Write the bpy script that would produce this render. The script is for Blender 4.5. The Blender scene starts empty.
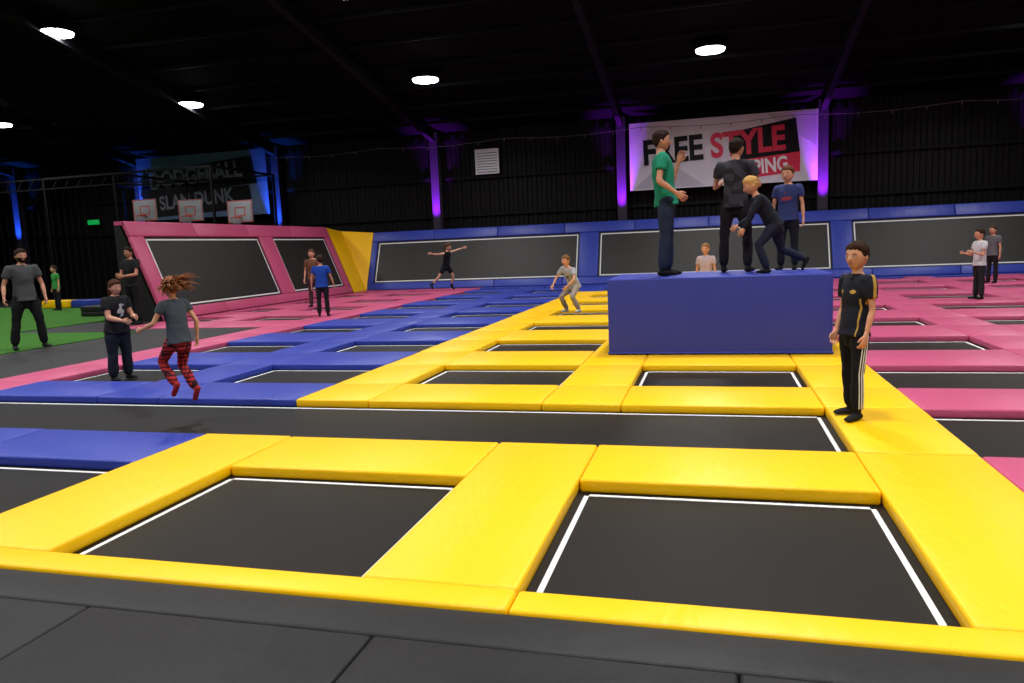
import bpy, bmesh, math, random
from mathutils import Vector, Matrix, noise
random.seed(3)
DEBUG=None
SC=bpy.context.scene
COL=SC.collection
try:
    SC.view_settings.view_transform='Standard'
    SC.view_settings.look='None'
except Exception: pass
V=Vector
# ---------------------------------------------------------------- materials
_m={}
def s2l(c):
    return tuple((x/12.92 if x<=0.04045 else ((x+0.055)/1.055)**2.4) for x in c)
def mat(name,rgb,rough=0.6,kind=None,spec=0.5,emit=None,estr=0,bump=0.0,scale=20.0,metal=0.0,var=0.0,stretch=None,mask=None):
    if name in _m: return _m[name]
    m=bpy.data.materials.new(name); m.use_nodes=True
    nt=m.node_tree; b=nt.nodes['Principled BSDF']
    c=s2l([v/255 for v in rgb])+(1,)
    b.inputs['Base Color'].default_value=c
    b.inputs['Roughness'].default_value=rough
    b.inputs['Metallic'].default_value=metal
    b.inputs['Specular IOR Level'].default_value=spec
    if emit:
        b.inputs['Emission Color'].default_value=s2l([v/255 for v in emit])+(1,)
        b.inputs['Emission Strength'].default_value=estr
    tc=nt.nodes.new('ShaderNodeTexCoord')
    src=None
    if bump>0 or var>0:
        n=nt.nodes.new('ShaderNodeTexNoise'); n.inputs['Scale'].default_value=scale; n.inputs['Detail'].default_value=4
        nt.links.new(tc.outputs['Object'],n.inputs['Vector'])
        if stretch: 
            mp=nt.nodes.new('ShaderNodeMapping'); mp.inputs['Scale'].default_value=stretch
            nt.links.new(tc.outputs['Object'],mp.inputs['Vector']); nt.links.new(mp.outputs['Vector'],n.inputs['Vector'])
        if bump>0:
            bp=nt.nodes.new('ShaderNodeBump'); bp.inputs['Strength'].default_value=bump; bp.inputs['Distance'].default_value=0.02
            nt.links.new(n.outputs['Fac'],bp.inputs['Height']); nt.links.new(bp.outputs['Normal'],b.inputs['Normal'])
        if var>0:
            r=nt.nodes.new('ShaderNodeValToRGB')
            r.color_ramp.elements[0].position=0.3; r.color_ramp.elements[1].position=0.7
            r.color_ramp.elements[0].color=tuple(x*(1-var) for x in c[:3])+(1,)
            r.color_ramp.elements[1].color=tuple(min(1,x*(1+var)) for x in c[:3])+(1,)
            nt.links.new(n.outputs['Fac'],r.inputs['Fac']); nt.links.new(r.outputs['Color'],b.inputs['Base Color']); src=r.outputs['Color']
    if mask and src:
        at=nt.nodes.new('ShaderNodeAttribute'); at.attribute_name='mask'
        rp=nt.nodes.new('ShaderNodeValToRGB'); rp.color_ramp.elements[0].position=0.46; rp.color_ramp.elements[1].position=0.54
        mx=nt.nodes.new('ShaderNodeMix'); mx.data_type='RGBA'
        nt.links.new(at.outputs['Fac'],rp.inputs['Fac']); nt.links.new(rp.outputs['Color'],mx.inputs[0])
        nt.links.new(src,mx.inputs[6]); mx.inputs[7].default_value=s2l([v/255 for v in mask])+(1,)
        nt.links.new(mx.outputs[2],b.inputs['Base Color'])
    _m[name]=m; return m
def vinyl(name,rgb):
    m=mat(name,rgb,0.42,bump=0.6,scale=3.2,spec=0.35,stretch=(1.6,0.8,1))
    return m
M_Y=vinyl('vinyl_yellow',(250,194,0)); M_B=vinyl('vinyl_blue',(46,62,158)); M_P=vinyl('vinyl_pink',(190,80,118))
M_BOX=mat('vinyl_royal_blue',(50,60,152),0.55,bump=0.25,scale=60,spec=0.3)
M_BED=mat('trampoline_mesh',(21,17,14),0.5,bump=0.2,scale=160,spec=0.2,var=0.25)
M_BLK=mat('padding_black',(29,28,29),0.55,bump=0.7,scale=3.5,var=0.12,spec=0.3)
M_WLINE=mat('white_tape',(225,225,225),0.6)
M_WALL=mat('wall_black_cladding',(8,6,8),0.55,bump=0.1,scale=3,spec=0.18)
M_CEIL=mat('ceiling_black',(3,3,4),0.85,bump=0.1,scale=2,spec=0.08)
M_STEEL=mat('steel_dark',(11,10,14),0.6,var=0.2,scale=3,spec=0.15)
M_COLM=mat('column_painted',(52,44,60),0.5,bump=0.05,spec=0.3)
M_TURF=mat('artificial_turf',(66,116,46),0.9,bump=0.8,scale=120,var=0.25,spec=0.1)
M_FLOOR=mat('floor_dark_rubber',(38,38,40),0.6,bump=0.1,scale=30,var=0.1,spec=0.3)
M_LAMP=mat('lamp_emissive',(255,255,255),0.5,emit=(240,246,255),estr=16)
# ---------------------------------------------------------------- helpers
def obj_from_bm(bm,name,mats,parent=None,smooth=False):
    me=bpy.data.meshes.new(name); bm.to_mesh(me); bm.free()
    for m in mats: me.materials.append(m)
    if smooth:
        for p in me.polygons: p.use_smooth=True
    o=bpy.data.objects.new(name,me); COL.objects.link(o)
    if parent: o.parent=parent
    return o
def empty(name,loc=(0,0,0)):
    o=bpy.data.objects.new(name,None); o.location=loc; COL.objects.link(o); return o
def box(bm,x0,x1,y0,y1,z0,z1,bev=0.0,mi=0,seg=2,M=None):
    r=bmesh.ops.create_cube(bm,size=1.0)
    vs=r['verts']
    for v in vs: v.co=V(((x0+x1)/2+v.co.x*(x1-x0),(y0+y1)/2+v.co.y*(y1-y0),(z0+z1)/2+v.co.z*(z1-z0)))
    fs=set(f for v in vs for f in v.link_faces)
    for f in fs: f.material_index=mi
    if bev>0:
        es=list(set(e for v in vs for e in v.link_edges))
        rr=bmesh.ops.bevel(bm,geom=es,offset=bev,segments=seg,profile=0.5,affect='EDGES')
        vs=list(set(vs_ for f in rr['faces'] for vs_ in f.verts)|set(v for v in vs if v.is_valid))
        for f in set(f for v in vs for f in v.link_faces): f.material_index=mi; f.smooth=True
    if M is not None:
        for v in vs: v.co=M@v.co
    return vs
def beam(bm,p,q,w,h,mi=0):
    p=V(p);q=V(q);d=(q-p);L=d.length;d.normalize()
    up=V((0,0,1)) if abs(d.z)<0.95 else V((0,1,0))
    s=d.cross(up).normalized();u=s.cross(d)
    M=Matrix((( s.x,d.x,u.x,p.x),(s.y,d.y,u.y,p.y),(s.z,d.z,u.z,p.z),(0,0,0,1)))
    return box(bm,-w/2,w/2,0,L,-h/2,h/2,mi=mi,M=M)
def loft(bm,rings,side,n=12,mi=0,cap=True,cap0=True):
    """rings: list of (center, ra, rb); side: vector for ra axis"""
    R=[(V(c),a,b) for c,a,b in rings]
    if cap:
        t0=(R[0][0]-R[1][0]).normalized(); t1=(R[-1][0]-R[-2][0]).normalized()
        c,a,b=R[0]; m=min(a,b)
        pre=[(c+t0*m*0.92,a*0.38,b*0.38),(c+t0*m*0.6,a*0.78,b*0.78)] if cap0 else []
        c,a,b=R[-1]; m=min(a,b)
        post=[(c+t1*m*0.6,a*0.78,b*0.78),(c+t1*m*0.92,a*0.38,b*0.38)]
        R=pre+R+post
    allr=[]
    for i,(c,a,b) in enumerate(R):
        t=(R[min(i+1,len(R)-1)][0]-R[max(i-1,0)][0]).normalized()
        s=V(side)-t*V(side).dot(t)
        if s.length<1e-4: s=t.orthogonal()
        s.normalize(); u=t.cross(s)
        allr.append([bm.verts.new(c+s*(a*math.cos(2*math.pi*k/n))+u*(b*math.sin(2*math.pi*k/n))) for k in range(n)])
    fs=[]
    for i in range(len(allr)-1):
        for k in range(n):
            fs.append(bm.faces.new((allr[i][k],allr[i][(k+1)%n],allr[i+1][(k+1)%n],allr[i+1][k])))
    fs.append(bm.faces.new(allr[0][::-1])); fs.append(bm.faces.new(allr[-1]))
    for f in fs: f.material_index=mi; f.smooth=True
    return fs
def ellipsoid(bm,c,r,M=None,mi=0,fn=None,u=20,w=14):
    rr=bmesh.ops.create_uvsphere(bm,u_segments=u,v_segments=w,radius=1.0)
    vs=rr['verts']
    for v in vs:
        p=v.co.copy()
        if fn: p=fn(p)
        p=V((p.x*r[0],p.y*r[1],p.z*r[2]))
        if M is not None: p=M@p
        v.co=V(c)+p
    for f in set(f for v in vs for f in v.link_faces): f.material_index=mi; f.smooth=True
    return vs
# ================================================================= ROOM
RX0,RX1,RY0,RY1=-38.0,16.0,-10.0,30.0
EAVE=6.3; SL=0.19; RIDGE=10.0
def roofz(y): return EAVE+SL*(RY1-y) if y>RIDGE else EAVE+SL*(RY1-RIDGE)-SL*(RIDGE-y)
bm=bmesh.new(); box(bm,RX0,RX1,RY0,RY1,-0.32,-0.12); obj_from_bm(bm,'floor',[M_FLOOR])
bm=bmesh.new()
x=RX0; prof=[]
while x<RX1:
    prof+= [(x,0.0),(x+0.16,0.0),(x+0.2,-0.04),(x+0.36,-0.04)]
    x+=0.4
prof.append((RX1,0))
lo=[bm.verts.new((px,RY1+dy,-0.12)) for px,dy in prof]; hi=[bm.verts.new((px,RY1+dy,EAVE+0.1)) for px,dy in prof]
for i in range(len(prof)-1): bm.faces.new((lo[i],lo[i+1],hi[i+1],hi[i]))
obj_from_bm(bm,'wall_back',[M_WALL])
def poly(name,pts,m):
    bm=bmesh.new(); bm.faces.new([bm.verts.new(p) for p in pts]); return obj_from_bm(bm,name,[m])
for nm,X in (('wall_left',RX0),('wall_right',RX1)):
    poly(nm,[(X,RY0,-0.12),(X,RY1,-0.12),(X,RY1,EAVE),(X,RIDGE,roofz(RIDGE)),(X,RY0,roofz(RY0))],M_WALL)
poly('wall_front',[(RX0,RY0,-0.12),(RX1,RY0,-0.12),(RX1,RY0,roofz(RY0)),(RX0,RY0,roofz(RY0))],M_WALL)
bm=bmesh.new()
a=[bm.verts.new(p) for p in [(RX0,RY1,EAVE),(RX1,RY1,EAVE),(RX1,RIDGE,roofz(RIDGE)),(RX0,RIDGE,roofz(RIDGE)),(RX0,RY0,roofz(RY0)),(RX1,RY0,roofz(RY0))]]
bm.faces.new(a[:4]); bm.faces.new((a[3],a[2],a[5],a[4])); obj_from_bm(bm,'ceiling',[M_CEIL])
CX=[-32.8,-25.6,-18.4,-11.0,-3.35,3.9,11.1]
for X in CX:
    bm=bmesh.new()
    for dy in (-0.14,0.14): box(bm,X-0.17,X+0.17,29.62+dy-0.012,29.62+dy+0.012,-0.12,EAVE)
    box(bm,X-0.012,X+0.012,29.48,29.76,-0.12,EAVE)
    obj_from_bm(bm,'steel_column',[M_COLM])
    bm=bmesh.new()
    for (y0,y1) in ((29.6,RIDGE),(RIDGE,RY0+0.3)):
        for dz in (-0.12,-0.48): beam(bm,(X,y0,roofz(y0)+dz),(X,y1,roofz(y1)+dz),0.2,0.02)
        beam(bm,(X,y0,roofz(y0)-0.3),(X,y1,roofz(y1)-0.3),0.02,0.36)
    obj_from_bm(bm,'roof_rafter',[M_STEEL])
bm=bmesh.new()
y=28.6
while y>RY0:
    box(bm,RX0+0.1,RX1-0.1,y-0.03,y+0.03,roofz(y)-0.11,roofz(y)-0.01); y-=1.7
obj_from_bm(bm,'roof_purlins',[M_STEEL])
bm=bmesh.new()
for z in (2.9,4.4,5.9): box(bm,RX0+.1,RX1-.1,29.84,29.92,z-0.06,z+0.06)
obj_from_bm(bm,'wall_girts',[M_STEEL])
# ================================================================= LAMPS
def area(name,loc,size,power,color,rot=(0,0,0),parent=None):
    l=bpy.data.lights.new(name,'AREA'); l.shape='DISK'; l.size=size; l.energy=power; l.color=color; l.spread=math.radians(150)
    o=bpy.data.objects.new(name,l); o.location=loc; o.rotation_euler=rot; COL.objects.link(o)
    if parent: o.parent=parent
    return o
def disc(bm,r,z0,z1,n=28,r2=None):
    r2=r if r2 is None else r2
    a=[bm.verts.new((r*math.cos(2*math.pi*k/n),r*math.sin(2*math.pi*k/n),z0)) for k in range(n)]
    b=[bm.verts.new((r2*math.cos(2*math.pi*k/n),r2*math.sin(2*math.pi*k/n),z1)) for k in range(n)]
    for k in range(n): bm.faces.new((a[k],a[(k+1)%n],b[(k+1)%n],b[k]))
    bm.faces.new(a[::-1]); bm.faces.new(b)
def highbay(X,Y,power):
    z=roofz(Y)-0.30
    e=empty('high_bay_light',(X,Y,z))
    bm=bmesh.new()
    disc(bm,0.46,-0.02,0.06); disc(bm,0.42,0.06,0.12,r2=0.2); disc(bm,0.14,0.12,0.2)
    for dx in (-0.1,0.1): beam(bm,(dx,0,0.18),(dx,0,0.29),0.015,0.015)
    obj_from_bm(bm,'housing',[M_STEEL],e)
    bm=bmesh.new(); disc(bm,0.41,-0.08,-0.021,r2=0.43); obj_from_bm(bm,'diffuser',[M_LAMP],e)
    area('lamp',(0,0,-0.10),0.75,power,(1.0,0.985,0.965),parent=e)
for Y in (24.0,18.4,12.0,5.5,-1.0):
    for X in (-27,-18.2,-9.1,0,8.7): highbay(X,Y,330 if Y<15 else 195)
def uplight(X,Y,z,color,power,tilt=0.0):
    e=empty('led_uplight',(X,Y,z))
    bm=bmesh.new(); box(bm,-0.14,0.14,-0.06,0.06,0,0.12,bev=0.02); box(bm,-0.16,0.16,-0.02,0.02,-0.12,0.02); box(bm,-0.03,0.03,0.0,0.34,-0.1,-0.04)
    obj_from_bm(bm,'housing',[M_STEEL],e)
    l=bpy.data.lights.new('beam','SPOT'); l.energy=power; l.color=color; l.spot_size=math.radians(44); l.spot_blend=0.9; l.shadow_soft_size=0.05
    o=bpy.data.objects.new('beam',l); o.location=(0,0,0.18); o.rotation_euler=(math.pi-math.radians(tilt),0,0); COL.objects.link(o); o.parent=e
PUR=(0.36,0.02,1.0); BLU=(0.02,0.14,1.0)
for X in (-11.0,-3.35,3.9,11.1): uplight(X,29.12,2.1,PUR,4600,8)
for X in (-18.4,-25.6,-32.8): uplight(X,29.12,2.1,BLU,4600,8)
# ================================================================= TRAMPOLINE GRID
grid=empty('trampoline_court')
cols=[(-13.56,-13.3),(-12.1,-11.3),(-9.5,-8.6),(-6.85,-6.02),(-4.28,-3.44),(-1.61,-0.84),(0.95,1.72),(3.5,4.3),(6.1,6.9),(8.7,9.5),(11.3,12.1)]
rows=[(2.83,3.03),(4.60,5.46),(6.90,7.84),(9.2,10.4),(11.75,13.1),(14.4,15.8),(17.1,18.4),(19.8,21.1),(22.5,23.8),(25.4,26.3),(27.3,27.82)]
def zone(x,y):
    if x<-8.55 : return 'P'
    if y>26.9: return 'B'
    if x<-4.3: return 'B'
    if x<1.73: return 'Y' if y<24.5 else 'B'
    return 'P'
BMS={'Y':bmesh.new(),'B':bmesh.new(),'P':bmesh.new()}
bed=bmesh.new(); lines=bmesh.new()
def pad(x0,x1,y0,y1):
    z=zone((x0+x1)/2,(y0+y1)/2); g=0.003
    box(BMS[z],x0+g,x1-g,y0+g,y1-g,-0.095,random.uniform(-0.007,0.0),bev=0.02,seg=3)
def okx(x,y): return x>-9.55 or y>13.2
def bedrect(x0,x1,y0,y1):
    box(bed,x0-0.06,x1+0.06,y0-0.06,y1+0.06,-0.115,-0.088)
    i=0.045;w=0.03;z0=-0.0885;z1=-0.084
    for (a,b,c,d) in ((x0+i,x1-i,y0+i,y0+i+w),(x0+i,x1-i,y1-i-w,y1-i),(x0+i,x0+i+w,y0+i,y1-i),(x1-i-w,x1-i,y0+i,y1-i)):
        box(lines,a,b,c,d,z0,z1)
for ci,(a,b) in enumerate(cols):
    for ri in range(len(rows)):
        r0,r1=rows[ri]; nxt=rows[ri+1][0] if ri+1<len(rows) else None
        if not okx(b,r0): continue
        if ri==0:
            pad(a,b,r1,rows[1][1]); continue
        if ri==1:
            if a==0.95: pad(a,b,rows[1][1],rows[2][0])
            continue
        if b<-13.2 and r0<14: continue
        pad(a,b,r0,r1)
        if nxt: pad(a,b,r1,nxt)
for (a,b) in ((-9.5,-6.85),(-6.85,-4.28),(-4.28,-0.84),(-0.84,1.72),(1.72,4.3),(4.3,6.9),(6.9,9.5),(9.5,12.1)): pad(a,b,rows[0][0],rows[0][1])
for ci in range(len(cols)-1):
    x0=cols[ci][1]; x1=cols[ci+1][0]
    for ri,(r0,r1) in enumerate(rows):
        if not okx((x0+x1)/2-1.0,r0): continue
        if ri>0: pad(x0,x1,r0,r1)
        if ri+1<len(rows):
            if ri==1: continue
            bedrect(x0,x1,r1,rows[ri+1][0])
bedrect(-9.5,0.95,rows[1][1],rows[2][0]); bedrect(1.72,12.1,rows[1][1],rows[2][0])
for k,n in (('Y','pads_yellow'),('B','pads_blue'),('P','pads_pink')):
    obj_from_bm(BMS[k],n,[{'Y':M_Y,'B':M_B,'P':M_P}[k]],grid)
obj_from_bm(bed,'trampoline_beds',[M_BED],grid); obj_from_bm(lines,'white_edge_lines',[M_WLINE],grid)
bm=bmesh.new()
box(bm,-12.0,6,2.56,2.825,-0.12,-0.012,bev=0.02,seg=3)
xs=[-9.9,-8.4,-6.95,-5.5,-4.1,-2.7,-1.32,0.08,1.5,2.9,4.3]
for i in range(len(xs)-1):
    for (y0,y1) in ((1.0,2.555),(-0.6,0.995)): box(bm,xs[i]+.003,xs[i+1]-.003,y0,y1,-0.12,-0.012,bev=0.015,seg=3)
obj_from_bm(bm,'padded_apron',[M_BLK])
for q in ((-12.2,-9.53,2.85,14.36),(-13.58,-12.2,9.5,14.36),(-15.8,-13.6,9.5,16.15)):
    bm=bmesh.new(); box(bm,*q,-0.12,-0.02); obj_from_bm(bm,'rubber_walkway',[M_FLOOR])
bm=bmesh.new(); box(bm,-30,-12.22,-2,9.48,-0.12,0.0); box(bm,-30,-15.82,9.5,22.6,-0.12,0.0); box(bm,-15.8,-12.22,9.5,13.6,-0.019,0.0)
obj_from_bm(bm,'artificial_turf',[M_TURF])
# ================================================================= INCLINED TRAMPOLINE WALLS
def incline(name,p0,p1,back,h,panels,m,topw=0.5,mend=None):
    e=empty(name)
    p0=V(p0);p1=V(p1);L=(p1-p0).length;U=(p1-p0).normalized();lean=1.0
    W=(V(back)*lean+V((0,0,h))); SLn=W.length; W.normalize(); N=U.cross(W)
    if N.dot(V(back))>0: N=-N
    M=Matrix(((U.x,W.x,N.x,p0.x),(U.y,W.y,N.y,p0.y),(U.z,W.z,N.z,p0.z),(0,0,0,1)))
    bm=bmesh.new()
    b=0.3; t=0.42
    def pb(u0,u1,v0,v1): box(bm,u0+.005,u1-.005,v0,v1,-0.1,0.02,bev=0.03,seg=3,M=M)
    n=max(1,round(L/2.6))
    for i in range(n):
        pb(L*i/n,L*(i+1)/n,0.0,b); pb(L*i/n,L*(i+1)/n,SLn-t,SLn)
    edges=[0.0]+[x for p in panels for x in p]+[L]
    for i in range(0,len(edges),2):
        if edges[i+1]-edges[i]>0.02: pb(edges[i],edges[i+1],b,SLn-t)
    obj_from_bm(bm,'frame_pads',[m],e)
    bm=bmesh.new(); ln=bmesh.new()
    for (u0,u1) in panels:
        box(bm,u0,u1,b,SLn-t,-0.09,-0.05,M=M)
        i=0.06;w=0.04
        for (a,c,d,f) in ((u0+i,u1-i,b+i,b+i+w),(u0+i,u1-i,SLn-t-i-w,SLn-t-i),(u0+i,u0+i+w,b+i,SLn-t-i),(u1-i-w,u1-i,b+i,SLn-t-i)):
            box(ln,a,c,d,f,-0.051,-0.045,M=M)
    obj_from_bm(bm,'mesh_beds',[M_BEDW],e); obj_from_bm(ln,'edge_lines',[M_WLINE],e)
    bm=bmesh.new()
    top0=p0+V(back)*lean+V((0,0,h)); top1=p1+V(back)*lean+V((0,0,h))
    bk=V(back)*topw
    for i in range(n):
        a=top0+(top1-top0)*(i/n)+U*.005; c=top0+(top1-top0)*((i+1)/n)-U*.005
        vs=[bm.verts.new(x) for x in (a,c,c+bk,a+bk)]; vl=[bm.verts.new(x-V((0,0,0.1))) for x in (a,c,c+bk,a+bk)]
        bm.faces.new(vs); bm.faces.new(vl[::-1])
        for k in range(4): bm.faces.new((vs[k],vl[k],vl[(k+1)%4],vs[(k+1)%4]))
    bmesh.ops.recalc_face_normals(bm,faces=bm.faces)
    obj_from_bm(bm,'top_deck',[m],e)
    bm=bmesh.new()
    off=V((0,0,-0.12)); bb=V(back)
    A=[p0+bb*0.12+off,p0+bb*(lean+topw)+off,top0+bk+off,top0+bb*0.12+off]
    B=[x+(p1-p0) for x in A]
    va=[bm.verts.new(x) for x in A]; vb=[bm.verts.new(x) for x in B]
    bm.faces.new(va); bm.faces.new(vb[::-1])
    for k in range(4): bm.faces.new((va[k],vb[k],vb[(k+1)%4],va[(k+1)%4]))
    bmesh.ops.recalc_face_normals(bm,faces=bm.faces)
    obj_from_bm(bm,'support_body',[M_BLK],e)
    return e
M_BEDW=mat('wall_trampoline_mesh',(34,32,29),0.5,bump=0.2,scale=120,spec=0.4,var=0.15)
incline('inclined_trampoline_wall',(-13.6,27.85,0),(13.4,27.85,0),(0,1,0),2.34,[(0.25,8.7),(9.45,17.65),(18.35,26.4)],M_B,0.15)
incline('inclined_trampoline_wall',(-13.62,16.2,0),(-13.62,26.7,0),(-1,0,0),2.58,[(0.5,5.7),(6.5,10.1)],M_P,0.3)
bm=bmesh.new()
q=[V((-13.6,26.72,0)),V((-13.6,27.84,0)),V((-13.6,28.83,2.34)),V((-14.85,28.4,2.45)),V((-14.6,26.72,2.56))]
va=[bm.verts.new(p) for p in q]; vb=[bm.verts.new(p+V((-0.1,0.1,-0.02))) for p in q]
bm.faces.new(va); bm.faces.new(vb[::-1])
for k in range(5): bm.faces.new((va[k],vb[k],vb[(k+1)%5],va[(k+1)%5]))
bmesh.ops.triangulate(bm,faces=[f for f in bm.faces if len(f.verts)>4])
bmesh.ops.recalc_face_normals(bm,faces=bm.faces)
obj_from_bm(bm,'corner_pad',[M_Y])
# ================================================================= FOAM BOX
BZ=1.02
bm=bmesh.new(); box(bm,-1.36,1.46,10.0,11.55,0.008,BZ,bev=0.025,seg=4)
box(bm,-1.37,1.47,9.99,11.56,0.005,0.035,bev=0.01)
obj_from_bm(bm,'foam_vault_box',[M_BOX])
# ================================================================= BANNERS & WALL ITEMS
def text(body,size,loc,m,parent,shear=0.0,rotz=0.0,bold=0.02,y=0.0,sx=1.0):
    c=bpy.data.curves.new('lettering','FONT'); c.body=body; c.size=size; c.offset=bold; c.shear=shear; c.extrude=0.004
    o=bpy.data.objects.new('lettering_'+body.lower().replace(' ','_'),c); COL.objects.link(o)
    c.materials.append(m); o.parent=parent; o.location=(loc[0],y,loc[1]); o.rotation_euler=(math.pi/2,-rotz,0); o.scale=(sx,1,1)
    return o
def flat(parent,name,pts,y,m):
    bm=bmesh.new(); f=[bm.verts.new((p[0],y,p[1])) for p in pts]; g=[bm.verts.new((p[0],y+0.008,p[1])) for p in pts]
    n=len(pts); bm.faces.new(f); bm.faces.new(g[::-1])
    for k in range(n): bm.faces.new((f[k],g[k],g[(k+1)%n],f[(k+1)%n]))
    bmesh.ops.recalc_face_normals(bm,faces=bm.faces)
    return obj_from_bm(bm,name,[m],parent)
M_BW=mat('banner_white',(205,200,212),0.6,var=0.06,scale=0.8); M_BG=mat('banner_grey',(176,172,186),0.6)
M_INK=mat('banner_ink',(16,14,18),0.6,spec=.2); M_RED=mat('banner_red',(206,30,72),0.6); M_WT=mat('banner_text_white',(225,225,230),0.6)
M_BBL=mat('banner_pale_blue',(92,112,146),0.6,var=0.15,scale=0.8,spec=.2); M_WD=mat('banner_text_dim',(112,114,126),0.6)
b=empty('freestyle_jumping_banner',(0.35,29.3,3.45))
flat(b,'cloth',[(-3.35,0),(3.35,0),(3.35,2.5),(-3.35,2.5)],0,M_BW)
flat(b,'facet_1',[(-3.2,0.05),(-0.6,0.05),(-2.0,1.1)],-0.01,M_BG)
flat(b,'facet_2',[(1.6,2.45),(3.3,2.45),(3.3,1.2)],-0.01,M_BG)
flat(b,'dark_block',[(0.55,0.75),(2.75,1.0),(2.6,2.25),(0.35,1.9)],-0.012,M_INK)
flat(b,'red_block',[(0.2,0.15),(2.75,0.35),(2.75,1.05),(0.3,0.85)],-0.02,M_RED)
text('FREE',1.25,(-2.85,0.95),M_INK,b,y=-0.03,rotz=0.04,bold=0.04,sx=0.86)
text('STYLE',1.2,(-0.35,1.05),M_RED,b,y=-0.03,rotz=0.05,bold=0.04,sx=0.82)
text('JUMPING',0.72,(0.22,0.28),M_WT,b,y=-0.03,rotz=0.07,bold=0.02,sx=0.74)
b=empty('dodgeball_slam_dunk_banner',(-22.0,29.3,3.4))
flat(b,'cloth',[(-3.4,0),(3.3,0),(3.3,2.8),(-3.4,2.8)],0,M_BBL)
flat(b,'dark_block',[(-3.3,1.1),(2.8,1.35),(2.6,2.55),(-3.1,2.1)],-0.012,M_INK)
flat(b,'dark_block_lower',[(-3.3,0.1),(2.5,0.3),(2.4,1.3),(-3.2,1.2)],-0.014,M_INK)
text('DODGEBALL',1.0,(-2.75,1.4),M_WD,b,y=-0.03,rotz=0.06,bold=0.03,sx=0.84)
text('SLAM DUNK',0.85,(-2.3,0.45),M_WD,b,y=-0.03,rotz=0.05,bold=0.02,sx=0.82)
b=empty('wall_vent',(-8.8,29.75,5.0)); bm=bmesh.new()
box(bm,-0.5,0.5,-0.05,0.05,-0.5,-0.43);box(bm,-0.5,0.5,-0.05,0.05,0.43,0.5);box(bm,-0.5,-0.43,-0.05,0.05,-0.43,0.43);box(bm,0.43,0.5,-0.05,0.05,-0.43,0.43)
for i in range(8): box(bm,-0.43,0.43,-0.03,0.03,-0.4+i*0.107,-0.32+i*0.107)
obj_from_bm(bm,'louvres',[mat('vent_white',(235,245,245),0.5)],b)
b=empty('exit_sign',(-28.4,29.6,3.5)); bm=bmesh.new(); box(bm,-0.3,0.3,-0.05,0.05,-0.11,0.11,bev=0.01)
obj_from_bm(bm,'sign_box',[mat('exit_green',(20,120,60),0.5,emit=(20,220,100),estr=0.35)],b)
M_BRD=mat('backboard_white',(160,160,168),0.4); M_ORG=mat('hoop_orange',(200,60,34),0.5); M_NET=mat('net_white',(150,150,155),0.8)
for X,Z in ((-23.7,3.75),(-21.4,3.62),(-19.0,3.45)):
    b=empty('basketball_hoop',(X,27.6,Z))
    bm=bmesh.new(); box(bm,-0.6,0.6,-0.02,0.02,-0.46,0.46,bev=0.01); obj_from_bm(bm,'backboard',[M_BRD],b)
    bm=bmesh.new()
    for (a,c,d,f) in ((-0.25,0.25,0.14,0.18),(-0.25,0.25,-0.2,-0.16),(-0.25,-0.21,-0.16,0.14),(0.21,0.25,-0.16,0.14),(-0.58,0.58,0.42,0.45),(-0.58,0.58,-0.45,-0.42),(-0.58,-0.55,-0.42,0.42),(0.55,0.58,-0.42,0.42)):
        box(bm,a,c,-0.026,-0.02,d,f)
    N=20
    for k in range(N):
        t0=2*math.pi*k/N;t1=2*math.pi*(k+1)/N
        beam(bm,(0.22*math.cos(t0),-0.3+0.22*math.sin(t0),-0.25),(0.22*math.cos(t1),-0.3+0.22*math.sin(t1),-0.25),0.025,0.025)
    box(bm,-0.05,0.05,-0.09,-0.02,-0.28,-0.22)
    obj_from_bm(bm,'rim',[M_ORG],b)
    bm=bmesh.new()
    for k in range(12):
        t0=2*math.pi*k/12
        for s in (1,-1):
            t1=t0+s*0.5
            beam(bm,(0.22*math.cos(t0),-0.3+0.22*math.sin(t0),-0.26),(0.13*math.cos(t1),-0.3+0.13*math.sin(t1),-0.62),0.008,0.008)
    obj_from_bm(bm,'net',[M_NET],b)
    bm=bmesh.new(); box(bm,-0.06,0.06,0.3,0.42,-Z-0.12,0.5); beam(bm,(0,0.3,0.2),(0,0.02,0.2),0.08,0.08); beam(bm,(0,0.3,-0.3),(0,0.02,-0.2),0.08,0.08)
    obj_from_bm(bm,'post',[M_STEEL],b)
bm=bmesh.new()
for X in (-26,-22.6,-18.2):
    for Y in (24.8,29): beam(bm,(X,Y,-0.12),(X,Y,5.0),0.08,0.08)
for Y in (24.8,29): beam(bm,(-26,Y,5.0),(-18.2,Y,5.0),0.08,0.08)
for X in (-26,-22.6,-18.2): beam(bm,(X,24.8,5.0),(X,29,5.0),0.08,0.08)
for z in (4.6,5.0):
    beam(bm,(-34,24.8,z),(-18.2,24.8,z),0.05,0.05)
for i in range(26): beam(bm,(-34+i*0.6,24.8,4.6),(-33.7+i*0.6,24.8,5.0),0.03,0.03)
obj_from_bm(bm,'dodgeball_cage_frame',[M_STEEL])
bm=bmesh.new()
N=60
pts=[V((-18.5+i*(32/N),28.95,5.75-0.12*math.sin(math.pi*((i*6/N)%1)))) for i in range(N+1)]
for i in range(N): beam(bm,pts[i],pts[i+1],0.02,0.02)
for i in range(0,N+1,2): beam(bm,pts[i],pts[i]+V((0,0,-0.12)),0.03,0.03)
obj_from_bm(bm,'safety_net_cable',[mat('cable_grey',(90,80,90),0.5)])
b=empty('soft_play_barrier',(-21.5,21.8,0)); bm=bmesh.new()
for i in range(3): box(bm,i*1.3-1.9,i*1.3-0.65,-0.2,0.2,0.001,0.28,bev=0.04,mi=i%2)
obj_from_bm(bm,'foam_blocks',[M_Y,M_B],b)
b=empty('foam_mat_stack',(-17.0,18.4,0)); bm=bmesh.new()
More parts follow.
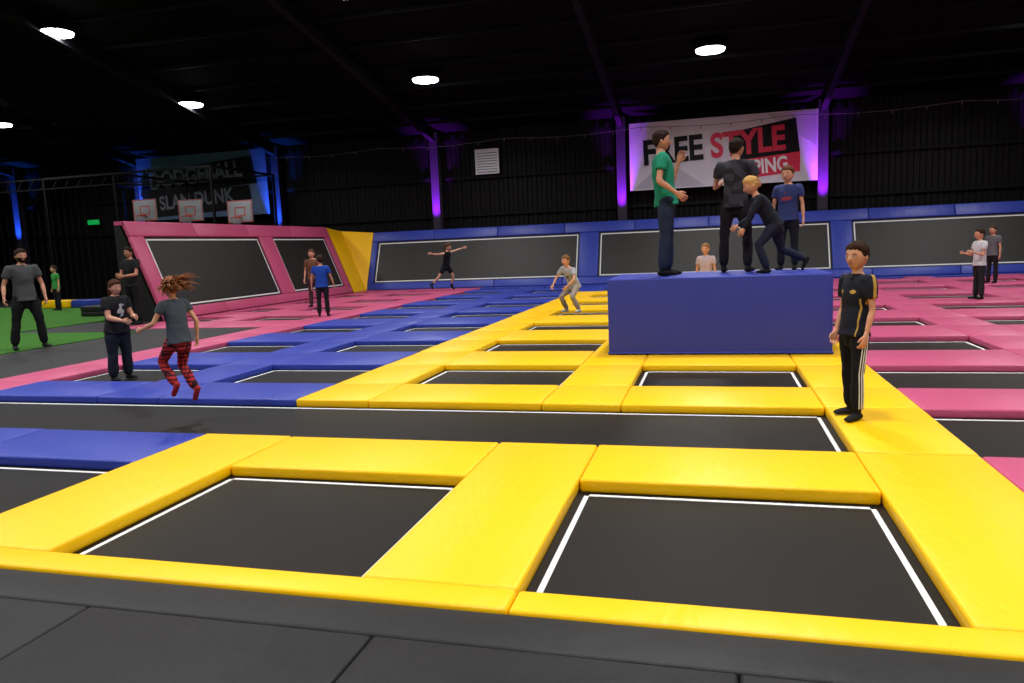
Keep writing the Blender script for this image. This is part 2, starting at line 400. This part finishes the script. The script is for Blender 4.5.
box(bm,-0.9,1.1,-0.6,0.6,0.001,0.14,bev=0.03); box(bm,-0.9,1.1,-0.6,0.6,0.145,0.3,bev=0.03)
obj_from_bm(bm,'mats',[M_BLK],b)
# ================================================================= PEOPLE
def remesh(bm,vox,it=3,noise_amp=0.0,nscale=9.0):
    me=bpy.data.meshes.new('tmp'); bm.to_mesh(me); bm.free()
    o=bpy.data.objects.new('tmp',me); COL.objects.link(o)
    r=o.modifiers.new('r','REMESH'); r.mode='VOXEL'; r.voxel_size=vox; r.use_smooth_shade=True
    s=o.modifiers.new('s','SMOOTH'); s.factor=0.5; s.iterations=it
    dg=bpy.context.evaluated_depsgraph_get(); oe=o.evaluated_get(dg)
    m2=bpy.data.meshes.new_from_object(oe)
    bpy.data.objects.remove(o)
    if noise_amp:
        nn=[v.normal.copy() for v in m2.vertices]
        for v,n in zip(m2.vertices,nn):
            p=v.co*nscale; k=noise.noise(V((p.x*.8,p.y*.8,p.z*1.3+p.x*.7)))+0.45*noise.noise(p*2.4)
            v.co=v.co+n*(k*noise_amp)
    return m2
def nz(v): return V(v).normalized()
def lerp(a,b,t): return V(a)*(1-t)+V(b)*t
def sstep(a,b,x):
    t=max(0,min(1,(x-a)/(b-a))); return t*t*(3-2*t)
def person(name,loc,H,phi,spine=(0,0,1),look=(0,1,0),headup=None,la=((-.2,0,-1),(-.1,.15,-1)),ra=((.2,0,-1),(.1,.15,-1)),
           lh=None,rh=None,ll=((-.05,0,-1),(-.02,0,-1)),rl=((.05,0,-1),(.02,0,-1)),lf=None,rf=None,
           shirt=(40,40,45),pants=(25,25,30),skin=(205,150,120),hair=(70,45,30),sock=(20,20,22),hs=0.15,child=True,
           sleeve=0.55,pantlen=0.93,hairstyle='short',air=0.0,build=1.0,female=False,twist=0.0,trim=None,stripe=None,shirtlen=-0.12,beard=False,near=False,plaid=None,grip=0.35,graphic=None,accent=None,fit=0.0):
    f=bmesh.new(); lay=f.verts.layers.float.new('mask')
    S=nz(spine); X=V((1,0,0)); Rv=(X-S*X.dot(S)).normalized(); Fv=S.cross(Rv)
    if Fv.y<0: Fv=-Fv
    P0=V((0,0,0))
    C=P0+S*0.295*H
    Rs=(Matrix.Rotation(twist,3,S)@Rv)
    sw=(0.103 if female else 0.112)*H*(0.94 if child else 1.0)
    ShL=C-Rs*sw+S*(-0.012*H); ShR=C+Rs*sw+S*(-0.012*H)
    def arm(sh,d):
        e=sh+nz(d[0])*0.168*H; w=e+nz(d[1])*0.142*H; return e,w
    EL,WL=arm(ShL,la); ER,WR=arm(ShR,ra)
    hw=0.052*H
    HL=P0-X*hw; HR=P0+X*hw
    def leg(h,d):
        k=h+nz(d[0])*0.245*H; a=k+nz(d[1])*0.232*H; return k,a
    KL,AL=leg(HL,ll); KR,AR=leg(HR,rl)
    HU=nz(headup) if headup else nz(S+V((0,0,0.6)))
    HF=V(look); HF=(HF-HU*HF.dot(HU)).normalized(); HX=HF.cross(HU)
    HC=C+S*0.028*H+HU*(0.5*hs*H+0.016*H)+HF*0.012*H
    B=build
    wf=0.93 if female else 1.0
    prof=[(-0.20,.068,.052),(0.0,.090,.062),(0.2,.083*wf,.057),(0.42,.073*wf,.050),(0.7,.086*wf,.060),(0.88,.094*wf,.055),(1.0,.070*wf,.043)]
    sprof=[(-0.20,.092,.066),(0.0,.092,.066),(0.2,.085*wf,.061),(0.42,.079*wf,.057),(0.7,.087*wf,.061),(0.88,.093*wf,.055),(1.0,.070*wf,.043)]
    def torso(bm,inf,s1=9):
        r=[(P0+S*0.295*H*s,(w*B+inf)*H,(d*B+inf)*H) for s,w,d in prof if s<=s1]
        loft(bm,r,Rv.lerp(Rs,0.5),n=18)
    def limb(bm,p,q,rads,inf=0.0,t0=0.0,t1=1.0,side=X):
        n=len(rads)-1; r=[]
        K=6
        for i in range(K+1):
            t=t0+(t1-t0)*i/K; x=t*n; j=min(int(x),n-1); rr=rads[j]+(rads[j+1]-rads[j])*(x-j)
            r.append((lerp(p,q,t),(rr*B+inf)*H,(rr*B+inf)*H))
        loft(bm,r,side,n=12)
    UA=[.030,.027,.023,.0205]; FA=[.0205,.0225,.0185,.0135]; TH=[.052,.049,.040,.031]; SH=[.030,.033,.028,.019]
    if child: UA=[x*.9 for x in UA];FA=[x*.92 for x in FA];TH=[x*.9 for x in TH];SH=[x*.9 for x in SH]
    bm=bmesh.new(); torso(bm,0.0)
    loft(bm,[(C-S*.02*H,.045*H,.036*H),(C+S*.012*H,.031*H,.031*H),(lerp(C,HC,0.75),.027*H,.029*H)],Rs)
    for sh,e,w in ((ShL,EL,WL),(ShR,ER,WR)):
        loft(bm,[(lerp(C,sh,0.2),.036*H,.036*H),(lerp(C,sh,0.9),.031*H*B,.031*H*B)],S)
        limb(bm,sh,e,UA); limb(bm,e,w,FA)
    for h,k,a in ((HL,KL,AL),(HR,KR,AR)):
        limb(bm,h,k,TH); limb(bm,k,a,SH)
    feetdirs=[]
    for a,k,fd,sg in ((AL,KL,lf,-1),(AR,KR,rf,1)):
        fd=nz(fd) if fd else nz((0.16*sg,1,0)); feetdirs.append(fd)
    vox=(0.0068 if near else 0.0095)*H
    me=remesh(bm,vox,3)
    parts=[(me,0)]
    if pants:
        bm=bmesh.new()
        torso(bm,0.006,0.2)
        total=pantlen
        for h,k,a in ((HL,KL,AL),(HR,KR,AR)):
            if total<=0.5:
                limb(bm,h,k,TH,0.013,0,total*2*0.95)
            else:
                limb(bm,h,k,TH,0.009); limb(bm,k,a,[SH[0],SH[1],SH[2]+.004,SH[3]+.008],0.009,0,min(1.0,(total-0.5)*2))
        parts.append((remesh(bm,vox,2,0.0055*H,10/H),1))
    if shirt:
        bm=bmesh.new()
        pr=[p for p in sprof if p[0]>shirtlen+0.04 and p[0]<=0.9]; fit=fit
        w0=[p for p in sprof if p[0]>shirtlen][0]
        pr=[(shirtlen,w0[1]+.007,w0[2]+.008)]+pr
        loft(bm,[(P0+S*0.295*H*s,(w*B+0.014)*H,(d*B+0.014)*H) for s,w,d in pr],Rv.lerp(Rs,0.5),n=22,cap0=False)
        loft(bm,[(C-S*.05*H,.085*H*B,.056*H),(C-S*.012*H,.068*H,.048*H),(C+S*.006*H,.036*H,.038*H)],Rs,n=16)
        for sh,e,w in ((ShL,EL,WL),(ShR,ER,WR)):
            loft(bm,[(lerp(C,sh,0.2)-S*.006*H,.042*H,.042*H),(lerp(C,sh,0.95),.036*H*B,.036*H*B)],S)
            if sleeve>0:
                n=5; r=[]
                for i in range(n+1):
                    t=min(1,sleeve)*i/n; x=t*3; j=min(int(x),2); rr=(UA[j]+(UA[j+1]-UA[j])*(x-j))*B+.013+.003*t
                    r.append((lerp(e,sh,1-t),rr*H,rr*H))
                r=r[::-1]
                loft(bm,r,X,n=14,cap0=(sleeve>1))
            if sleeve>1: limb(bm,e,w,FA,0.008,0,min(1,sleeve-1))
        parts.append((remesh(bm,vox,1,0.0055*H,11/H),2))
    for me,mi in parts:
        k0=len(f.faces); f.from_mesh(me); f.faces.ensure_lookup_table()
        for fa in f.faces[k0:]: fa.material_index=mi; fa.smooth=True
        bpy.data.meshes.remove(me)
    if plaid:
        for fa in f.faces:
            if fa.material_index==1:
                c=fa.calc_center_median()/H
                if (math.sin(c.z*190)>0.55) or (math.sin(math.atan2(c.x,c.y)*9+c.x*90)>0.7): fa.material_index=7
    if graphic:
        lay=f.verts.layers.float.get('mask') or f.verts.layers.float.new('mask')
        for fa in f.faces:
            if fa.material_index!=2: continue
            for v in fa.verts:
                c=(v.co-P0); s=c.dot(S)/(0.295*H); fr=c.dot(Fv)/H; lt=abs(c.dot(Rs)/H); m=0.0
                if graphic=='chest' and fr>0.0: m=max(0,1-abs(s-.64)/.4)*max(0,1-lt/.09)*(0.75+1.6*noise.noise(c*26/H))
                elif graphic=='mottle': m=0.5+1.5*(noise.noise(c*16/H)-0.08)
                elif graphic=='sport':
                    m=max(0,1-abs(fr+0.004)/.022)*(1 if (lt>0.085 and s>.5) else 0)
                    m=max(m,max(0,1-abs(lt-.078)/.008)*(1 if s<.62 else 0)*0.8)
                    if fr>0: m=max(m,max(0,1-abs(s-.74)/.07)*max(0,1-abs(lt-.045)/.03)*1.3)
                v[lay]=m
    def hand(w,e,d,sg,palm=None):
        D=nz(d) if d else (w-e).normalized()
        inn=V(palm) if palm else (V((-sg,0,0))*1.0+V((0,.2,0)))
        Np=(inn-D*inn.dot(D)); 
        if Np.length<0.1: Np=V((0,0,-1))-D*V((0,0,-1)).dot(D)
        Np.normalize(); T=D.cross(Np)
        if T.dot(V((0,1,0.3)))<0: T=-T
        h=H*(0.95 if child else 1)
        loft(f,[(w-D*.012*h,.0145*h,.0125*h),(w+D*.010*h,.017*h,.011*h),(w+D*.032*h,.0225*h,.0105*h),(w+D*.052*h,.021*h,.009*h)],T,n=12,mi=0)
        for i,(o,l) in enumerate(((.0185,.040),(.0062,.046),(-.0062,.042),(-.0185,.032))):
            b0=w+D*.050*h+T*o*h; g=grip
            d1=(D*math.cos(g)+Np*math.sin(g)+T*o*3).normalized(); d2=(D*math.cos(g*2.3)+Np*math.sin(g*2.3)).normalized(); d3=(D*math.cos(g*3.2)+Np*math.sin(g*3.2)).normalized()
            j1=b0+d1*l*h*.45; j2=j1+d2*l*h*.32; j3=j2+d3*l*h*.2
            loft(f,[(b0,.0058*h,.0058*h),(j1,.0054*h,.0054*h),(j2,.0049*h,.0049*h),(j3,.0042*h,.0042*h)],T,n=8,mi=0)
        b0=w+D*.014*h+T*.014*h; d1=(D*.75+T*.65+Np*.25).normalized(); d2=(D*.95+T*.25+Np*.3).normalized()
        j1=b0+d1*.022*h; j2=j1+d2*.022*h
        loft(f,[(b0,.0085*h,.0075*h),(j1,.0066*h,.0064*h),(j2,.005*h,.005*h)],T,n=8,mi=0)
    hand(WL,EL,lh,-1); hand(WR,ER,rh,1)
    for a,k,fd in ((AL,KL,feetdirs[0]),(AR,KR,feetdirs[1])):
        sh=(k-a).normalized()
        up=(sh-fd*sh.dot(fd)); up=up.normalized() if up.length>.1 else V((0,0,1))
        sd=fd.cross(up); b0=a-up*.022*H
        bmx=bmesh.new()
        loft(bmx,[(a+sh*.05*H,.021*H,.021*H),(a,.022*H,.022*H),(b0+fd*.004*H,.021*H,.022*H)],sd)
        loft(bmx,[(b0-fd*.022*H,.0205*H,.019*H),(b0+fd*.015*H,.023*H,.022*H),(b0+fd*.055*H,.027*H,.018*H-0.0),(b0+fd*.092*H-up*.006*H,.025*H,.012*H)],sd)
        me=remesh(bmx,.006*H,3); k0=len(f.faces); f.from_mesh(me); f.faces.ensure_lookup_table()
        for fa in f.faces[k0:]: fa.material_index=3; fa.smooth=True
        bpy.data.meshes.remove(me)
    if stripe:
        for h,k,a,sg in ((HL,KL,AL,-1),(HR,KR,AR,1)):
            for off in (-.014,0,.014):
                for p,q,R,t0,t1 in ((h,k,TH,.12,1.0),(k,a,[SH[0],SH[1],SH[2]+.004,SH[3]+.008],0,.88)):
                    rr=[]
                    for i in range(8):
                        t=t0+(t1-t0)*i/7; x=t*3; j=min(int(x),2); r=(R[j]+(R[j+1]-R[j])*(x-j))*B+0.0110
                        ax=(q-p).normalized(); o=(X*sg-ax*(X*sg).dot(ax)).normalized(); fw=ax.cross(o)
                        ang=off/r; rr.append((lerp(p,q,t)+(o*math.cos(ang)+fw*math.sin(ang))*(r*H),.0036*H,.0030*H))
                    loft(f,rr,fw,n=6,mi=7)
    hh=hs*H*0.5
    HM=Matrix(((HX.x,HF.x,HU.x),(HX.y,HF.y,HU.y),(HX.z,HF.z,HU.z)))
    def headfn(p):
        x,y,z=p; 
        if z<0:
            t=-z; x*=1-0.28*t**1.6
            if y>0: y*=1-0.05*t
            else: y*=1-0.38*t
            if y>0.2 and z<-.6: y+=0.10
        elif z>0.3:
            k=1+0.10*math.sin((z-0.3)/0.7*math.pi); x*=k; y*=k
        g=math.exp(-(((abs(x)-.38)/.2)**2+((z-.0)/.15)**2)) if y>0 else 0
        y-=0.09*g
        return V((x,y,z))
    rx,ry=0.72*hh,0.86*hh
    ellipsoid(f,HC,(rx,ry,hh),HM,0,headfn,28,20)
    def hp(x,y,z): return HC+HM@V((x*hh,y*hh,z*hh))
    loft(f,[(hp(0,.76,.06),.06*hh,.06*hh),(hp(0,.86,-.12),.08*hh,.08*hh),(hp(0,.94,-.27),.115*hh,.09*hh),(hp(0,.84,-.33),.12*hh,.07*hh)],HX,n=10,mi=0)
    for sg in (-1,1):
        ellipsoid(f,hp(.27*sg,.72,.0),(.105*hh,.07*hh,.06*hh),HM,5,None,10,8)
        ellipsoid(f,hp(.26*sg,.775,.0),(.05*hh,.03*hh,.052*hh),HM,6,None,8,6)
        loft(f,[(hp(.14*sg,.805,.15),.02*hh,.02*hh),(hp(.28*sg,.785,.19),.03*hh,.03*hh),(hp(.42*sg,.68,.14),.018*hh,.018*hh)],HU,n=6,mi=4)
        ellipsoid(f,hp(.72*sg,-.05,-.08),(.07*hh,.13*hh,.2*hh),HM,0,None,10,8)
    loft(f,[(hp(-.2,.76,-.53),.02*hh,.02*hh),(hp(-.08,.83,-.51),.045*hh,.035*hh),(hp(.08,.83,-.51),.045*hh,.035*hh),(hp(.2,.76,-.53),.02*hh,.02*hh)],HU,n=8,mi=8)
    long_=hairstyle in('long','pony','fly','bun')
    def hairfn(p):
        x,y,z=p; q=headfn(p)
        line=-0.12+0.60*sstep(0.10,0.70,y)+ (0.62*y if y<0 else 0)*(1.25 if long_ else 1)
        line+=0.10*noise.noise(V((x*7,y*4,1)))
        k=sstep(line-0.10,line+0.22,z)
        th=(0.11 if not long_ else 0.15)
        n=noise.noise(V((x*5,y*5,z*5)))*0.06+noise.noise(V((x*13,y*13,z*5)))*0.05
        s=0.95+k*(0.09+th*(0.15+0.95*max(0,z))+n)-(0.06 if z<line-0.1 else 0)
        return q*s
    if hairstyle!='bald':
        ellipsoid(f,HC,(rx,ry,hh),HM,4,hairfn,56,42)
    if beard:
        def bfn(p):
            q=headfn(p); k=1 if (p.z<-0.28 and p.y>-0.05 ) else 0
            if p.z>-0.62 and p.y>0.8 and abs(p.x)<0.3: k=0
            return q*(0.95+0.09*k)
        ellipsoid(f,HC,(rx,ry,hh),HM,4,bfn,30,22)
    if hairstyle=='pony':
        loft(f,[(hp(0,-.8,.35),.16*hh,.16*hh),(hp(0,-1.1,.25),.22*hh,.2*hh),(hp(.02,-1.25,-.3),.24*hh,.2*hh),(hp(.03,-1.15,-.9),.17*hh,.14*hh),(hp(0,-1.05,-1.35),.06*hh,.05*hh)],HX,mi=4)
    if hairstyle=='long':
        loft(f,[(hp(0,-.3,.3),.74*hh,.5*hh),(hp(0,-.42,-.3),.80*hh,.46*hh),(hp(0,-.52,-.95),.74*hh,.34*hh),(hp(0,-.56,-1.5),.5*hh,.2*hh)],HX,mi=4)
    if hairstyle=='fly':
        for i in range(110):
            a=random.uniform(-1.9,1.9); zz=random.uniform(-.55,.8); L=random.uniform(1.0,2.2)
            st=V((math.sin(a)*.66,-math.cos(a)*.66,zz)); d=V((st.x*1.1+random.uniform(-.3,.3),-.65+random.uniform(-.3,.3),.1+random.uniform(-.35,.35)))
            p0=hp(*(st*0.8)); p1=hp(*(st+d*L*.35+V((0,0,.15)))); p2=hp(*(st+d*L*.7+V((0,0,.12)))); p3=hp(*(st+d*L+V((0,0,-.12))))
            loft(f,[(p0,.13*hh,.1*hh),(p1,.12*hh,.08*hh),(p2,.08*hh,.05*hh),(p3,.015*hh,.015*hh)],HX,n=6,mi=4)
    ca=math.radians(phi)
    Rm=Matrix(((math.sin(ca),math.cos(ca),0),(-math.cos(ca),math.sin(ca),0),(0,0,1)))
    zmin=min(v.co.z for v in f.verts)
    for v in f.verts:
        p=v.co.copy(); p.z-=zmin; v.co=Rm@p
    def cm(tag,rgb,r=.85,b=.25,mask=None): return mat('%s_%02x%02x%02x'%((tag,)+tuple(rgb))+(name if mask else ''),rgb,r,bump=b,scale=60,var=.08,spec=.25,mask=mask)
    mk=(accent or trim) if graphic else None
    mats=[mat('skin_%02x%02x%02x'%skin,skin,.5,var=.05,scale=15,spec=.35),cm('trousers',pants or (20,20,20)),cm('shirt',shirt or (20,20,20),mask=mk),cm('sock',sock),
          mat('hair_%02x%02x%02x'%hair,hair,.75,bump=.6,scale=90,var=.3,spec=.12),mat('eye_white',(205,200,195),.3),mat('eye_iris',(40,28,22),.3),
          cm('trim',trim or (230,230,230)),mat('lips',(160,90,80),.5)]
    o=obj_from_bm(f,name,mats); o.location=(loc[0],loc[1],loc[2]+air+0.002)
    return o
SK=(206,150,120)
person('boy_standing',(1.11,6.50,0.0),1.40,207,spine=(0.0,-.05,1),look=(-.35,1,0),la=((-.16,.0,-1),(-.02,.3,-1)),ra=((.16,-.02,-1),(.02,.3,-1)),
    ll=((-.05,.10,-1),(-.02,.0,-1)),rl=((.06,-.04,-1),(.02,-.12,-1)),lf=(-.35,1,0),shirt=(22,24,36),pants=(14,15,19),hair=(50,30,18),skin=SK,hs=.158,
    trim=(222,222,222),stripe=True,near=True,sleeve=.62,build=.92,graphic='sport',accent=(184,146,70))
person('man_in_green_tshirt',(-0.60,10.55,BZ),1.97,8,spine=(0,-.10,1),look=(0,1,.1),la=((-.1,.55,-1),(.15,.35,1)),ra=((.35,-.2,-1),(.0,.6,-.45)),
    ll=((-.06,.06,-1),(-.02,-.02,-1)),rl=((.08,-.06,-1),(.02,-.08,-1)),shirt=(24,128,98),pants=(30,40,62),hair=(40,26,18),skin=(190,134,106),hs=.135,child=False,sock=(15,15,15))
person('teenager_in_grey_tshirt',(0.32,10.95,BZ),1.84,75,spine=(0,.03,1),look=(.4,1,0),la=((-.35,.25,-1),(.3,.8,.4)),ra=((.35,.2,-1),(-.3,.8,.5)),
    ll=((-.14,.03,-1),(-.02,-.02,-1)),rl=((.14,.05,-1),(.02,-.05,-1)),shirt=(54,52,60),pants=(24,18,24),hair=(34,22,16),skin=(186,132,106),hs=.138,child=False,build=.88,graphic='mottle',trim=(34,32,38))
person('boy_lunging',(0.80,10.5,BZ),1.42,188,spine=(0,.62,1),look=(0,1,-.1),headup=(0,.3,1),la=((-.1,.6,-1),(0,.5,-1)),ra=((.15,.25,-1),(0,.9,-.6)),
    ll=((-.08,.85,-1),(-.02,-.35,-1)),rl=((.08,-.35,-1),(.02,-1.1,-.55)),rf=(0,.5,-1),shirt=(22,24,38),pants=(28,32,52),hair=(190,146,88),skin=SK,hs=.16,sleeve=1.9)
person('boy_in_navy_tshirt',(1.04,11.3,BZ),1.42,250,look=(.1,1,0),shirt=(50,60,108),pants=(24,26,32),hair=(92,60,38),skin=SK,hs=.155,graphic='chest',trim=(160,60,70))
person('girl_jumping',(-5.08,6.2,-0.005),1.22,165,air=0.11,spine=(0,.10,1),look=(0,1,.0),la=((-.45,.35,-1),(-.1,.9,-.3)),ra=((.35,-.45,-1),(.1,.2,-1)),
    ll=((-.06,.85,-1),(-.02,-.85,-1)),rl=((.05,.35,-1),(.02,-.75,-1)),lf=(0,.6,-.8),rf=(0,.5,-.85),shirt=(62,70,80),pants=(168,40,44),trim=(48,18,28),plaid=True,hair=(140,90,60),
    skin=SK,hs=.155,hairstyle='fly',female=True,sleeve=.45,near=True,sock=(168,46,50))
person('woman_with_ponytail',(-7.82,8.35,-0.085),1.36,350,spine=(0,.06,1),look=(.1,1,-.1),la=((-.15,.35,-1),(.45,1,-.1)),ra=((.15,.3,-1),(-.35,1,-.25)),
    ll=((-.08,.05,-1),(-.02,-.05,-1)),rl=((.08,-.03,-1),(.02,-.05,-1)),shirt=(22,22,26),pants=(22,26,40),hair=(70,40,28),skin=(202,146,118),hs=.145,hairstyle='long',female=True,child=False,graphic='chest',trim=(170,170,176),build=1.25)
person('man_with_beard',(-12.22,10.95,0.0),1.86,335,look=(-.1,1,-.05),la=((-.3,.1,-1),(.05,.5,-1)),ra=((.35,-.1,-1),(.2,.5,-.8)),
    ll=((-.2,.1,-1),(-.1,-.1,-1)),rl=((.2,-.05,-1),(.1,-.15,-1)),shirt=(66,68,68),pants=(18,18,20),hair=(40,26,20),skin=(186,132,104),hs=.135,child=False,beard=True)
person('man_in_black_tshirt',(-13.9,15.5,-0.02),1.92,260,look=(0,1,-.2),la=((-.2,.3,-1),(.6,.8,-.1)),ra=((.2,.3,-1),(-.6,.8,0)),
    shirt=(26,26,30),pants=(18,18,22),hair=(36,24,18),skin=(176,122,96),hs=.135,child=False)
person('child_in_green_top',(-21.6,20.6,0.0),1.5,250,shirt=(54,140,64),pants=(24,24,30),hair=(60,40,30),skin=SK,hs=.155)
person('child_in_blue_tshirt',(-9.25,16.5,0.0),1.48,110,look=(-.6,1,0),la=((-.35,.1,-1),(-.1,.2,-1)),ra=((.35,.1,-1),(.2,.3,-1)),shirt=(26,66,156),pants=(20,20,26),hair=(50,32,24),skin=(196,142,112),hs=.155)
person('child_in_brown_top',(-11.3,19.7,0.0),1.66,280,la=((-.5,.3,-.6),(.3,.5,.8)),shirt=(104,68,50),pants=(70,44,50),hair=(80,54,40),skin=SK,hs=.15)
person('girl_in_black_leotard',(-8.15,22.4,0.0),1.5,350,air=.22,spine=(.1,.25,1),look=(0,1,0),la=((-.9,.9,.35),(-.6,1,.3)),ra=((1,-.5,-.1),(1,-.7,.15)),
    ll=((-.35,.5,-1),(-.3,-.4,-1)),rl=((.35,-.45,-1),(.2,-.9,-.9)),lf=(-.2,.6,-.8),rf=(0,.4,-.9),shirt=(20,20,24),pants=(24,24,28),pantlen=.3,sleeve=.1,hair=(84,56,40),skin=SK,hs=.15,hairstyle='pony',female=True)
person('child_crouching',(-2.97,16.45,0.0),1.5,235,spine=(-.1,.6,1),look=(0,1,-.1),headup=(0,.1,1),la=((-.6,.5,-1),(.3,.7,-.7)),ra=((.6,.5,-1),(-.2,.7,-.8)),
    ll=((-.45,1.1,-1),(-.1,-.6,-1)),rl=((.45,.9,-1),(.1,-.7,-1)),shirt=(166,166,170),pants=(150,140,130),hair=(120,88,60),skin=SK,hs=.155,sleeve=.6,graphic='chest',trim=(90,90,96),sock=(160,160,165))
person('boy_in_white_tshirt',(5.45,17.8,0.0),1.46,195,la=((-.2,.2,-1),(.2,1,.3)),ra=((.2,.2,-1),(-.2,1,.2)),shirt=(195,195,200),pants=(36,34,36),hair=(54,38,28),skin=SK,hs=.155)
person('boy_in_grey_tshirt',(7.35,23.0,0.0),1.52,215,shirt=(100,98,102),pants=(30,28,32),hair=(66,46,32),skin=SK,hs=.155)
person('child_behind_box',(-0.12,16.0,0.0),1.38,250,shirt=(180,160,165),pants=(56,56,62),hair=(140,104,66),skin=SK,hs=.16)
# ================================================================= CAMERA & WORLD
yaw,pit,rol=math.radians(-15.18),math.radians(7.2),math.radians(-2.39)
fwd=V((math.sin(yaw)*math.cos(pit),math.cos(yaw)*math.cos(pit),-math.sin(pit)))
rt=V((math.cos(yaw),-math.sin(yaw),0)); up=rt.cross(fwd)
r2=rt*math.cos(rol)+up*math.sin(rol); u2=-rt*math.sin(rol)+up*math.cos(rol)
cam=bpy.data.cameras.new('camera'); cam.sensor_width=36; cam.lens=745.4/1024*36; cam.clip_end=200
if DEBUG:
    cx,cy,k=DEBUG; cam.lens*=k; cam.shift_x=k*(cx-512)/1024; cam.shift_y=k*(341.5-cy)/1024
co=bpy.data.objects.new('camera',cam); COL.objects.link(co)
co.matrix_world=Matrix(((r2.x,u2.x,-fwd.x,0),(r2.y,u2.y,-fwd.y,0),(r2.z,u2.z,-fwd.z,1.5),(0,0,0,1)))
SC.camera=co
w=bpy.data.worlds.new('world'); SC.world=w; w.use_nodes=True
w.node_tree.nodes['Background'].inputs[0].default_value=(0.6,0.65,0.8,1); w.node_tree.nodes['Background'].inputs[1].default_value=0.008
